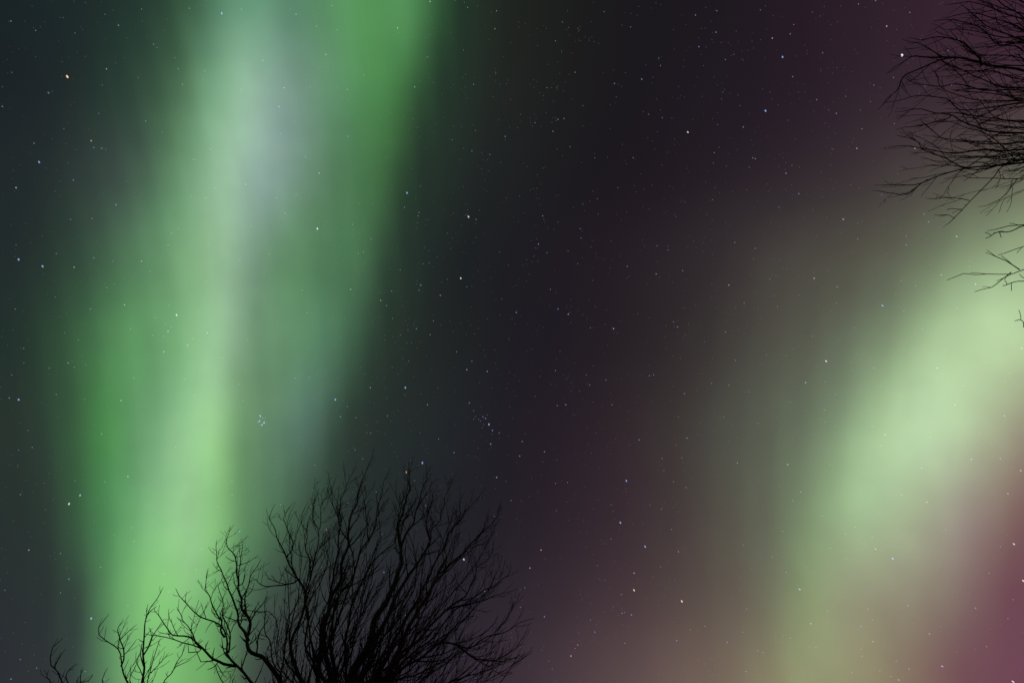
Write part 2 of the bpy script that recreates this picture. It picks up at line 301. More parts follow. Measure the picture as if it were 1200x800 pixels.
# ------------------------------------------------------------------ the stars
exec_colours = {'w': (1.0, 0.97, 0.95), 'b': (0.36, 0.55, 1.0), 'v': (0.6, 0.42, 1.0), 'r': (1.0, 0.38, 0.36), 'o': (1.0, 0.66, 0.38), 'y': (1.0, 0.9, 0.68)}
NAMES = {'w': 'white', 'b': 'blue-white', 'v': 'violet', 'r': 'red', 'o': 'orange', 'y': 'cream'}
CAT = """60 0 2b 13 25 2w 42 36 2w 79 90 5o 3 125 3b 57 109 3b 125 81 3w 139 30 3b 260 16 4b 283 11 2w 222 10 2w 184 56 2b 180 52 2w 209 81 2w 214 99 2w 205 68 2b 238 94 2w 240 83 2w 171 142 2w 190 155 2b 75 151 2b 107 165 3y 110 173 3b 119 174 3b 124 175 2b 40 168 3b 46 190 4b 227 187 2w 247 175 2w 283 105 2w 14 85 2b 3 102 2b 116 133 1y 120 100 2b 166 11 2w 74 21 2b 88 39 2b 123 17 2b 162 91 2b
347 17 3b 382 64 3y 308 71 3b 333 103 3w 327 125 3w 329 157 2w 408 160 3b 358 184 3b 466 33 3w 486 102 3b 504 2 3w 544 3 2b 548 9 2w 543 59 2b 501 67 1w 395 35 2w 389 7 2w 407 105 2w 426 88 2w 581 85 2b 555 99 2w 557 153 2b 592 160 3b 530 164 2b 553 177 2w 574 181 2w 582 13 2w 580 34 2w 371 31 2w
815 18 3b 839 38 3b 819 55 3b 659 26 2b 651 48 1w 752 93 3b 720 98 3b 772 68 2b 774 77 2w 674 85 2y 683 124 2b 654 140 3b 661 139 2w 648 154 2w 806 155 4w 871 149 3b 897 130 4b 867 124 2b 841 146 2b 837 179 2w 836 191 2b 885 186 2w 882 185 2w 878 196 2r 742 185 2w 697 185 2b 840 13 2w 891 12 2b 850 70 2y 860 64 2r 708 14 1w 668 172 1w 760 134 2b 776 138 1w 847 108 2b 739 32 1w 627 144 2w 641 103 1w
1006 5 3b 1026 1 3b 917 67 4b 1057 65 5w 905 45 3w 1039 31 3w 980 133 3b 971 129 2b 1008 129 2r 1010 151 2y 1048 145 2b 1004 174 3y 976 175 2b 1072 174 3y 991 113 2b 1024 100 2w 1111 59 3b 1123 47 3b 1084 101 2b 1115 100 2b 930 29 2w 926 40 2w 1020 119 2b 964 62 2w 929 90 2y 928 194 2b 1047 91 2w 1066 15 2y 957 117 2y
22 304 4b 50 312 4b 87 313 3w 110 302 3b 86 211 3b 136 240 3b 19 220 3w 166 306 3o 176 318 2r 106 362 3b 146 357 3w 207 369 4w 197 388 3w 198 358 2w 65 348 2b 134 333 2b 125 337 2w 197 287 2w 201 273 2w 209 268 2w 288 216 3b 252 220 2w 241 232 2w 108 256 2w 83 257 2w 18 362 2w 19 287 2b 66 297 2w 244 287 2w 281 305 2w 242 330 2w 243 390 3w 182 372 2w 153 385 2w 76 390 2b 92 398 2b 179 393 2w 192 394 2w 201 383 2w 226 397 2w 194 380 1w 132 306 2b 294 265 2w 224 230 2w 290 398 2w
477 226 4b 549 254 4w 558 257 2w 540 326 4w 493 334 3b 491 340 2w 516 346 3r 372 268 4w 411 339 3o 413 263 2w 491 249 2w 490 253 2w 474 243 2w 493 218 2b 469 316 2b 446 352 3w 453 358 2w 459 341 2w 488 385 3b 460 373 2b 426 295 2w 420 297 2w 435 280 2w 347 228 2w 324 232 2w 374 203 3w 334 250 2w 496 309 1b 503 308 1b 547 336 1b 588 350 1b 354 340 2w 360 366 2w 316 298 2w 504 392 2w 508 376 2w
700 233 2b 701 251 2b 631 286 3b 681 279 2b 683 239 2b 724 220 2b 680 268 1w 770 288 2b 783 293 2b 769 321 3b 666 368 3w 654 362 3v 605 366 3b 719 385 3w 794 383 3b 854 334 3w 872 355 2w 850 389 2w 861 284 2w 835 234 2b 885 291 2w 636 253 2w 800 317 2w 735 312 2w 641 296 1b 677 309 1b 645 339 1w 692 384 1w 789 377 2b
921 203 3b 988 257 3w 1062 287 3b 1062 277 2w 1088 260 3b 954 326 3w 981 336 3b 1034 358 4b 1103 322 3w 1143 333 3w 1121 277 3w 1083 251 2w 902 327 2b 911 359 2b 980 355 2b 1073 335 2w 1056 329 2w 1059 364 2w 1081 385 2w 1001 384 2w 952 394 2w 936 227 3b 913 243 2b 1005 280 2w 1033 228 2b 1136 306 2w 1136 312 2w 1121 361 2w
11 466 3b 22 468 4b 80 425 3b 87 430 2w 101 427 2b 28 408 2w 28 425 2b 14 439 2w 58 431 2y 142 469 3w 119 508 3b 66 462 2w 33 504 2b 22 527 2b 99 468 2b 88 563 2b 123 564 2w 94 580 4b 81 590 4w 150 558 3w 24 579 2w 192 412 3w 220 404 3w 280 450 2w 228 463 2w 272 563 2w 272 580 2w 255 593 2w 206 524 2w 285 469 2w 261 419 2w 38 524 2w 157 443 2w 216 444 2w
393 468 4b 434 454 3b 475 454 4b 399 488 3b 550 472 3v 501 474 3b 547 433 3w 571 435 3b 573 497 4v 577 504 3b 555 481 2b 575 520 3w 495 542 4b 476 553 4r 532 530 3b 369 545 2o 346 443 2w 362 442 2w 479 423 2b 553 423 2y 486 563 2b 499 592 2w 582 559 3w 417 489 2w 407 476 2w 514 514 2w 585 507 2w 425 537 2w 481 539 2b 441 576 2w 408 589 2b 329 591 2w 416 527 2b 599 586 2w 434 507 2b 535 412 2w 454 487 2w
612 517 3b 609 534 3v 638 529 3b 734 563 4b 749 515 3b 805 513 3b 792 521 2b 663 474 3b 710 445 2r 802 461 3b 766 439 2w 761 440 2w 687 439 2b 691 451 2w 651 434 2w 776 537 2w 799 536 2w 778 551 2b 789 564 2w 804 571 2w 864 542 3b 888 496 2b 848 488 2b 854 451 2w 898 416 2b 862 422 2w 717 474 2w 652 598 2b 716 591 2b 775 596 2w 651 566 2w 665 565 2w 653 475 2w 834 449 2w 795 488 2b
968 423 4w 1024 431 3b 1098 431 3w 944 448 3w 979 462 2b 967 447 2b 1119 474 3w 967 494 2b 966 480 2w 1037 509 3w 1080 548 3b 923 544 3w 938 576 3b 1086 588 3w 1181 578 3w 1172 537 3b 1138 538 3w 1177 487 3w 1197 408 3w 1183 437 2w 1178 446 2w 1196 551 3w 1148 508 2w 1032 522 2w 1022 499 2w 972 544 2b 1090 512 2w 1155 424 2w 926 471 2b 1056 580 2w 929 586 2w 1128 452 2w
107 724 4b 81 678 3b 13 795 3b 34 644 3w 134 626 2b 154 618 2w 281 622 3b 118 664 2w 71 694 2w 150 709 2w 24 772 2w 43 782 2w 192 672 2w 198 693 2w 230 667 2w 157 634 2w 6 691 2b 122 795 2b 100 786 2w 236 643 2w 71 648 2w
727 612 4b 756 640 4b 743 691 4y 799 704 4w 743 671 3w 795 646 3b 634 644 3w 621 665 3w 638 722 3b 729 718 3b 732 717 2b 740 720 3b 697 740 3b 677 755 3b 674 759 2w 669 768 3w 793 750 3b 852 752 3b 809 737 2w 826 733 2y 875 713 2o 874 786 2y 894 764 2w 888 762 2w 700 662 2b 716 631 2w 787 620 2w 871 638 2b 692 726 2v 732 753 2w 728 696 2w 870 740 2y 643 774 2b 647 783 2b 615 688 2w 610 711 2w 774 664 2b 603 702 2b
937 690 4b 1046 654 4b 1026 643 3w 1104 780 4v 1187 798 4w 1188 637 4w 1199 680 4w 1064 709 3b 1089 742 3b 1143 712 3b 1009 733 3b 1023 751 3o 1010 768 2w 1009 760 2w 1159 671 2o 1108 620 2y 1050 774 2w 1065 783 3b 950 730 3w 991 625 2w 1002 617 2w 1172 640 2w 970 715 2w 905 652 2y 921 670 2w 992 654 2b 964 604 2w 1187 702 2w 1053 796 3w 998 787 2w 1044 792 2w 956 758 2w 1031 785 2o 926 747 2w 917 622 2w 1022 629 2w 1022 726 2w 1017 713 2w 1156 757 2w 973 642 2w 1181 724 2w
382.6 620 3r 450 670 3b 454.4 669 2b 448 625.6 2b 543.6 655 4w 579 604.6 2b 358 622 2b 475 720 2w 525 696 2w 560 699 2b 568 692 2w"""
CLUSTER_A = "305 487 4b 304.3 493 4b 307 497.5 4b 309.5 495 4b 302.5 494 3b 311 489 2b 307.5 489.5 3b 304 498 1b 312 496 1b 310 492 1b"
CLUSTER_B = "566 488 3v 569 490 3v 563 493 1b 567 497 1b 561 491 1b 571 486 1v 565 501 1b 555 491 1b 557 488 1b"
def parse(s):
    t = s.split(); return [(float(t[i]), float(t[i + 1]), int(t[i + 2][0]), t[i + 2][1]) for i in range(0, len(t), 3)]
stars = [s + (0,) for s in parse(CAT)] + [s + (1,) for s in parse(CLUSTER_A)] + [s + (2,) for s in parse(CLUSTER_B)]
STAR_R = 7600.0
SIZE = {5: 2.3, 4: 1.7, 3: 1.35, 2: 1.05, 1: .95}
POW = {5: 1.0, 4: 0.6, 3: 0.32, 2: 0.2, 1: 0.2}
_ico = None
def ico():
    p = (1 + 5 ** 0.5) / 2
    v = [Vector(q).normalized() for q in ((-1,p,0),(1,p,0),(-1,-p,0),(1,-p,0),(0,-1,p),(0,1,p),(0,-1,-p),(0,1,-p),(p,0,-1),(p,0,1),(-p,0,-1),(-p,0,1))]
    f = [(0,11,5),(0,5,1),(0,1,7),(0,7,10),(0,10,11),(1,5,9),(5,11,4),(11,10,2),(10,7,6),(7,1,8),(3,9,4),(3,4,2),(3,2,6),(3,6,8),(3,8,9),(4,9,5),(2,4,11),(6,2,10),(8,6,7),(9,8,1)]
    return v, f
ICO_V, ICO_F = ico()
def star_material(colour, power, name):
    m, N, L = new_mat(name)
    em = N.new("ShaderNodeEmission"); em.inputs[0].default_value = (*colour, 1); em.inputs[1].default_value = power
    tr = N.new("ShaderNodeBsdfTransparent"); ad = N.new("ShaderNodeAddShader")
    L.new(em.outputs[0], ad.inputs[0]); L.new(tr.outputs[0], ad.inputs[1])
    out = N.new("ShaderNodeOutputMaterial"); L.new(ad.outputs[0], out.inputs[0])
    no_light_sampling(m)
    return m
star_meshes = {}
def star_mesh(c, b):
    if (c, b) not in star_meshes:
        me = bpy.data.meshes.new("star"); me.from_pydata([tuple(v) for v in ICO_V], [], ICO_F); me.update()
        me.materials.append(star_material(exec_colours[c], POW[b] * 0.5, "starlight_%s" % NAMES[c].replace('-', '_')))
        star_meshes[(c, b)] = me
    return star_meshes[(c, b)]
def region(x, y):
    if x > 1040 and y < 230 + (x - 1040) * 0.6 and not (x < 1058 and y < 70): return "behind the twigs of the large tree"
    if y > 545 and 350 < x < 600 and y > 545 + abs(x - 450) * 0.35: return "behind the twigs of the dense tree"
    if x < TL(y, 0): return "on the dim outer side of the emerald aurora"
    if x < TL(y, 1): return "over the emerald aurora band"
    if x < TL(y, 2): return "in the dark gap between the two auroras"
    if x < TL(y, 3): return "over the pale olive aurora band"
    return "in the pink glow beyond the olive aurora"
def TL(y, k):
    if k == 0: return interp(y, [0, 300, 500, 800], [200, 140, 85, 100])
    if k == 1: return interp(y, [0, 300, 500, 600, 800], [510, 450, 385, 340, 280])
    if k == 2: return interp(y, [0, 150, 250, 400, 500, 800], [1300, 1210, 1050, 920, 880, 850])
    return interp(y, [0, 450, 520, 600, 700, 800], [1400, 1300, 1190, 1150, 1130, 1090])
SIZEWORD = {5: "very bright", 4: "bright", 3: "small", 2: "faint", 1: "very faint"}
ORD = ["topmost", "second highest", "third highest", "fourth highest", "fifth highest", "sixth highest", "seventh highest", "eighth highest", "ninth highest", "tenth highest"]
stars.sort(key=lambda s: (-(s[2] + (2 if s[4] else 0)), s[1]))
single, rest = stars[:298], stars[298:]
fam = {}
for s in single:
    key = ("cluster", s[4]) if s[4] else (s[3], s[2], region(s[0], s[1]))
    fam.setdefault(key, []).append(s)
def star_rotation(d, roll):
    z = d.normalized(); x = RGT - z * RGT.dot(z); x.normalize(); y = z.cross(x)
    return Matrix((x, y, z)).transposed() @ Matrix.Rotation(roll, 3, 'Z')
for key, members in fam.items():
    members.sort(key=lambda s: s[1])
    for i, (x, y, b, c, cl) in enumerate(members):
        o = bpy.data.objects.new("star", star_mesh(c, b)); COL.objects.link(o)
        d = direction(x, y); k = STAR_R * d.length
        o.location = d.normalized() * STAR_R
        r = SIZE[b] * rnd.uniform(0.9, 1.1) / 2 / 600 * STAR_R / d.length * 1.08
        stretch = 1.45 if b >= 4 else rnd.uniform(1.0, 1.2)
        o.scale = (r, r * stretch, r)
        o.rotation_euler = star_rotation(d, math.radians(rnd.uniform(-30, 12) if x < 800 else rnd.uniform(-50, -25))).to_euler()
        if key[0] == "cluster":
            where = "tight blue star cluster on the emerald aurora" if cl == 1 else "loose violet star cluster in the dark gap"
            tag(o, "tiny star, one of the " + where, "star", "stars of the " + where)
        else:
            what = "%s %s star %s" % (SIZEWORD[b], NAMES[c], key[2])
            grp = "%s %s stars %s" % (SIZEWORD[b], NAMES[c], key[2])
            if (b, c) == (5, 'o'): lab = "very bright orange-white star alone in the dim sky beside the emerald aurora"
            elif (b, c) == (4, 'r'): lab = "bright red star at the topmost twigs of the dense tree"
            elif (b, c) == (5, 'w') and x > 1000: lab = "very bright white star just off the twig tips of the large tree"
            elif len(members) == 1: lab = what
            elif b >= 3 and i < len(ORD) and len(members) <= 10: lab = ORD[i] + " " + what
            else: lab = None
            if lab and len(members) > 1: tag(o, lab, "star", grp)
            elif lab: tag(o, lab, "star", "stars")
            else: tag(o, what, "star", grp)

# the countless faint ones: one mass of dots
FAINT = [('b', .13), ('w', .10), ('b', .05), ('y', .045), ('v', .035), ('w', .03)]
fv, ff, fm = [], [], []
OCT = [(1,0,0),(-1,0,0),(0,1,0),(0,-1,0),(0,0,1),(0,0,-1)]
OF = [(0,2,4),(2,1,4),(1,3,4),(3,0,4),(2,0,5),(1,2,5),(3,1,5),(0,3,5)]
def faint(x, y, size, mi):
    d = direction(x, y); c = d.normalized() * STAR_R; r = size / 2 / 600 * STAR_R / d.length
    n = len(fv)
    for v in OCT: fv.append(tuple(c + Vector(v) * r))
    for f in OF: ff.append(tuple(n + q for q in f)); fm.append(mi)
for x, y, b, c, cl in rest: faint(x, y, 1.3 if b == 2 else 1.15, 0 if c in 'bv' else 1)
for i in range(4200):
    x, y = rnd.uniform(-260, 1460), rnd.uniform(-260, 1000)
    faint(x, y, rnd.uniform(0.85, 1.25), rnd.choice((2, 2, 2, 3, 3, 4, 4, 5, 5, 5, 5, 5)))
for i in range(150):                                   # knots in the milky way
    kx, ky = rnd.uniform(350, 1000), rnd.uniform(0, 800)
    for j in range(rnd.randint(3, 6)):
        faint(kx + rnd.gauss(0, 10), ky + rnd.gauss(0, 8), rnd.uniform(0.85, 1.2), rnd.choice((2, 3, 4, 5, 5)))
fs = mesh_object("faint_stars", fv, ff, None)
for c, p in FAINT: fs.data.materials.append(star_material(exec_colours[c], p, "faint_starlight"))
fs.data.polygons.foreach_set("material_index", fm)
tag(fs, "countless faint stars scattered thinly over the whole night sky", "stars", kind="stuff")

# ------------------------------------------------------------------ the ground
m, N, L = new_mat("frosty_grass_ground")
pb = N.new("ShaderNodeBsdfPrincipled"); out = N.new("ShaderNodeOutputMaterial"); L.new(pb.outputs[0], out.inputs[0])
tc = N.new("ShaderNodeTexCoord"); nz = N.new("ShaderNodeTexNoise"); nz.inputs["Scale"].default_value = 0.6; nz.inputs["Detail"].default_value = 8
L.new(tc.outputs["Object"], nz.inputs["Vector"])
cr = N.new("ShaderNodeValToRGB"); cr.color_ramp.elements[0].position = .35; cr.color_ramp.elements[0].color = (.035, .04, .02, 1)
cr.color_ramp.elements[1].position = .7; cr.color_ramp.elements[1].color = (.11, .10, .06, 1)
L.new(nz.outputs[0], cr.inputs[0]); L.new(cr.outputs[0], pb.inputs["Base Color"]); pb.inputs["Roughness"].default_value = 0.95
gv, gf = [(0, 0, 0)], []
rings = [4, 10, 25, 70, 200, 700, 2500, 7400]
for r in rings:
    for i in range(48):
        a = 2 * math.pi * i / 48
        h = 0.0 if r < 12 else 0.01 * min(r, 120) * mnoise.noise(Vector((r * math.cos(a) * .01, r * math.sin(a) * .01, 3.1)))
        gv.append((r * math.cos(a), r * math.sin(a), h))
for i in range(48): gf.append((0, 1 + i, 1 + (i + 1) % 48))
for k in range(len(rings) - 1):
    for i in range(48):
        a = 1 + k * 48 + i; b = 1 + k * 48 + (i + 1) % 48
        gf.append((a, a + 48, b + 48, b))
g = mesh_object("ground", gv, gf, m, smooth=True); tag(g, kind="structure")

# ------------------------------------------------------------------ trees
def bark(name, c1, c2):
    m, N, L = new_mat(name)
    pb = N.new("ShaderNodeBsdfPrincipled"); out = N.new("ShaderNodeOutputMaterial"); L.new(pb.outputs[0], out.inputs[0])
    tc = N.new("ShaderNodeTexCoord"); mp = N.new("ShaderNodeMapping"); mp.inputs["Scale"].default_value = (9, 9, 2.2)
    L.new(tc.outputs["Object"], mp.inputs[0])
    nz = N.new("ShaderNodeTexNoise"); nz.inputs["Scale"].default_value = 4; nz.inputs["Detail"].default_value = 5
    L.new(mp.outputs[0], nz.inputs["Vector"])
    cr = N.new("ShaderNodeValToRGB"); cr.color_ramp.elements[0].position = .35; cr.color_ramp.elements[0].color = (*c1, 1)
    cr.color_ramp.elements[1].position = .7; cr.color_ramp.elements[1].color = (*c2, 1)
    L.new(nz.outputs[0], cr.inputs[0]); L.new(cr.outputs[0], pb.inputs["Base Color"]); pb.inputs["Roughness"].default_value = .9
    bp = N.new("ShaderNodeBump"); bp.inputs["Strength"].default_value = .5; bp.inputs["Distance"].default_value = .02
    L.new(nz.outputs[0], bp.inputs["Height"]); L.new(bp.outputs[0], pb.inputs["Normal"])
    return m
BARK = bark("dark_bark", (.03, .022, .017), (.10, .075, .06))
TWIG = bark("twig_bark", (.03, .018, .014), (.05, .032, .025))

class Tubes:
    def __init__(s): s.v = []; s.f = []
    def add(s, pts, rad, sides):
        n = len(pts)
        if n < 2: return
        t = (pts[1] - pts[0]).normalized()
        a = t.orthogonal().normalized()
        b0 = len(s.v)
        for i in range(n):
            if i == 0: t = pts[1] - pts[0]
            elif i == n - 1: t = pts[-1] - pts[-2]
            else: t = pts[i + 1] - pts[i - 1]
            t = t.normalized(); a = (a - t * a.dot(t))
            a = a.normalized() if a.length > 1e-6 else t.orthogonal().normalized()
            b = t.cross(a)
            for k in range(sides):
                an = 2 * math.pi * k / sides
                s.v.append(tuple(pts[i] + (a * math.cos(an) + b * math.sin(an)) * rad[i]))
        for i in range(n - 1):
            for k in range(sides):
                p = b0 + i * sides + k; q = b0 + i * sides + (k + 1) % sides
                s.f.append((p, q, q + sides, p + sides))
        s.f.append(tuple(b0 + k for k in range(sides))[::-1])
        s.f.append(tuple(b0 + (n - 1) * sides + k for k in range(sides)))

def catmull(pts, step):
    out = []
    P = [pts[0] * 2 - pts[1]] + list(pts) + [pts[-1] * 2 - pts[-2]]
    for i in range(1, len(P) - 2):
        a, b, c, d = P[i - 1], P[i], P[i + 1], P[i + 2]
        n = max(1, int((c - b).length / step))
        for k in range(n):
            t = k / n
            out.append(0.5 * ((2 * b) + (c - a) * t + (2 * a - 5 * b + 4 * c - d) * t * t + (3 * b - a - 3 * c + d) * t ** 3))
    out.append(P[-2].copy())
    return out

def wobble(p, amp, sc, seed):
    q = p * sc + Vector((seed, seed * 1.7, 0))
    return p + Vector((mnoise.noise(q), mnoise.noise(q + Vector((31.7, 5.1, 9.3))), mnoise.noise(q + Vector((-12.4, 44.9, 20.6))))) * amp

def grow(tb, start, d, length, r0, style, level, R, medium=None):
    """one twig and its side twigs"""
    step = style['step'] * (1.0 if level < 2 else 0.8)
    n = max(2, int(length / step)); pts = [start.copy()]; d = d.normalized()
    bend = Vector((R.gauss(0, 1), R.gauss(0, 1), R.gauss(0, 1))) * style['bend'] * 0.35
    rmin = style['rtip']
    for i in range(n):
        d = (d + Vector((R.gauss(0, 1), R.gauss(0, 1), R.gauss(0, 1))) * style['bend'] * 0.55 + bend * 0.3 + style['trop'] * style['tropk']).normalized()
        pts.append(pts[-1] + d * step)
    rad = [max(rmin, r0 * (1 - i / n) ** 0.8 + rmin * (i / n)) for i in range(n + 1)]
    tb.add(pts, rad, 4 if r0 > .008 else 3)
    if level >= style['levels']: return
    L = 0.0; nxt = style['gap'][level] * R.uniform(0.4, 1.2)
    side = R.uniform(0, 6.28)
    for i in range(1, n):
        L += step
        if L >= nxt:
            nxt += style['gap'][level] * R.uniform(0.6, 1.4)
            t = (pts[i + 1] - pts[i]).normalized(); a = t.orthogonal().normalized(); b = t.cross(a)
            side += 2.4 + R.uniform(-.5, .5)
            ang = math.radians(R.uniform(*style['angle']))
            dd = t * math.cos(ang) + (a * math.cos(side) + b * math.sin(side)) * math.sin(ang)
            f = i / n
            ll = length * R.uniform(*style['ratio']) * (1.15 - f)
            if ll > style['step'] * 1.5:
                grow(tb, pts[i], dd, ll, max(rmin, rad[i] * 0.62), style, level + 1, R)
                if style.get('buds'): pass

def limb(tree, pts, r0, r1, style, R, free=0.25, name="branch"):
    """a main branch with its twigs as a sub-part; pts run from the trunk to the tip"""
    seed = R.uniform(0, 100)
    P = catmull(pts, 0.10)
    total_len = sum((P[i + 1] - P[i]).length for i in range(len(P) - 1))
    P = [P[0]] + [wobble(p, style['wob'], 2.4, seed) for p in P[1:]]
    n = len(P) - 1
    rad = [max(style['rtip'], r0 + (r1 - r0) * (i / n) ** 0.75) for i in range(n + 1)]
    tb = Tubes(); tb.add(P, rad, 7 if r0 > .03 else 5)
    br = mesh_object(name, tb.v, tb.f, BARK, tree, smooth=True)
    tw = Tubes(); side = R.uniform(0, 6.28); L = 0; nxt = total_len * free
    for i in range(1, n):
        L += (P[i] - P[i - 1]).length
        if L < nxt: continue
        f = i / n
        major = R.random() < style['major']
        nxt = L + style['limbgap'] * R.uniform(.5, 1.5)
        t = (P[i + 1] - P[i]).normalized(); a = t.orthogonal().normalized(); b = t.cross(a)
        side += 2.4 + R.uniform(-.6, .6)
        ang = math.radians(R.uniform(*style['angle']))
        dd = t * math.cos(ang) + (a * math.cos(side) + b * math.sin(side)) * math.sin(ang)
        rem = total_len * (1 - f)
        ln = (style['twig'] * R.uniform(.5, 1.1) if not major else style['twig'] * R.uniform(1.2, 2.1))
        ln = min(ln, rem * 0.75 + style['twig'] * 0.35)
        grow(tw, P[i], dd, ln, min(rad[i] * .6, .010 if not major else .016), style, 0 if major else 1, R)
    grow(tw, P[-1], P[-1] - P[-2], style['twig'] * .25, r1, style, 2, R)
    if tw.v:
        o = mesh_object("twigs", tw.v, tw.f, TWIG, br); o["kind"] = "stuff"
    return br

def on_plane(px, py, depth, axis='y'):
    d = direction(px, py)
    t = depth / (d.y if axis == 'y' else d.x)
    return EYE + d * t
def trunk_mesh(tree, pts, r0, r1, R):
    P = catmull(pts, .18); n = len(P) - 1
    tb = Tubes()
    rad = [(r0 + (r1 - r0) * (i / n)) * (1 + 0.5 * math.exp(-i * 0.7)) for i in range(n + 1)]
    P = [P[0]] + [wobble(p, .03, 1.1, 5) for p in P[1:-1]] + [P[-1]]
    tb.add(P, rad, 14)
    return mesh_object("trunk", tb.v, tb.f, BARK, tree, smooth=True)

def make_tree(name, label, group, depth, spread, limbs, style, base_px, trunk_r, fork_z, seed, axis='y'):
    R = random.Random(seed)
    foot = on_plane(*base_px, depth, axis); foot = Vector((foot.x, foot.y, 0))
    tree = bpy.data.objects.new(name, None); COL.objects.link(tree); tree.location = foot
    tag(tree, label, "tree", group)
    fork = Vector((0, 0, fork_z))
    trunk_mesh(tree, [Vector((0, 0, -.12)), Vector((.03, -.02, fork_z * .35)), Vector((-.02, .02, fork_z * .7)), fork], trunk_r, trunk_r * .72, R)
    done = []
    for (w, path, *own) in limbs:                       # path: from tip to root on the chart
        path = path[::-1]
        join = None
        if w < 0:                                 # forks off the nearest earlier branch
            px0 = path[0]; best = 1e9
            for poly in done:
                for (q, wp, wr) in poly:
                    dd = (q[0] - px0[0]) ** 2 + (q[1] - px0[1]) ** 2
                    if dd < best: best = dd; join = (q, wp, wr)
        off = R.uniform(-spread, spread)
        pts = []; rec = []
        n = len(path)
        if join: d0 = join[1][1] if axis == 'y' else join[1][0]
        else: d0 = depth + R.uniform(-.15, .15)
        d0 = (join[1].y if axis == 'y' else join[1].x) if join else depth + R.uniform(-.2, .2)
        d1 = d0 + off * (0.45 if join else 1.0)
        if axis == 'x': d1 = d0 - (0.3 + abs(off)) * (0.35 if join else 1.0)
        for i, q in enumerate(path):
            f = i / (n - 1)
            pts.append(on_plane(q[0], q[1], d0 + (d1 - d0) * f, axis))
        if join: pts[0] = join[1].copy()
        dist = (pts[len(pts) // 2] - EYE).length
        W = abs(w)
        r0 = W / 2 / 600 * dist * (0.92 if W >= 4 else 0.75); r1 = max(style['rtip'], 0.7 / 2 / 600 * dist * 0.8)
        if join: r0 = min(r0, join[2] * .8)
        for i, q in enumerate(path): rec.append((q, pts[i], r0 + (r1 - r0) * (i / (n - 1)) ** .75))
        for i in range(len(path) - 1):
            rec.append((((path[i][0] + path[i + 1][0]) / 2, (path[i][1] + path[i + 1][1]) / 2), (pts[i] + pts[i + 1]) / 2, (rec[i][2] + rec[i + 1][2]) / 2))
        done.append(rec)
        loc = [p - foot for p in pts]
        if not join:                              # root it in the trunk
            h = min(fork_z, max(fork_z * .72, loc[0].z - 1.0)) - R.uniform(0, .25)
            s = Vector((0, 0, h))
            mid = s.lerp(loc[0], .55) + Vector((0, 0, .12))
            loc = [s, mid] + loc
            r0 *= 1.25
        limb(tree, loc, r0, r1, own[0] if own else style, R, free=0.36 if not join else 0.12)
    return tree

UP = Vector((0, 0, 1))
straight = dict(step=.075, bend=.11, trop=UP, tropk=.11, levels=2, gap=[.17, .14], angle=(14, 38), ratio=(.32, .6), rtip=.0030, wob=.065, major=.4, limbgap=.15, twig=.62)
curly = dict(step=.055, bend=.2, trop=UP, tropk=.17, levels=2, gap=[.12, .11], angle=(32, 68), ratio=(.3, .55), rtip=.0034, wob=.055, major=.2, limbgap=.105, twig=.42)
sparse = dict(step=.06, bend=.15, trop=UP, tropk=.14, levels=2, gap=[.12, .12], angle=(22, 48), ratio=(.25, .5), rtip=.0034, wob=.05, major=.1, limbgap=.12, twig=.30)
netty = dict(step=.06, bend=.2, trop=Vector((-.7, 0, .5)), tropk=.045, levels=2, gap=[.24, .22], angle=(22, 46), ratio=(.3, .6), rtip=.003, wob=.07, major=.45, limbgap=.2, twig=.66)

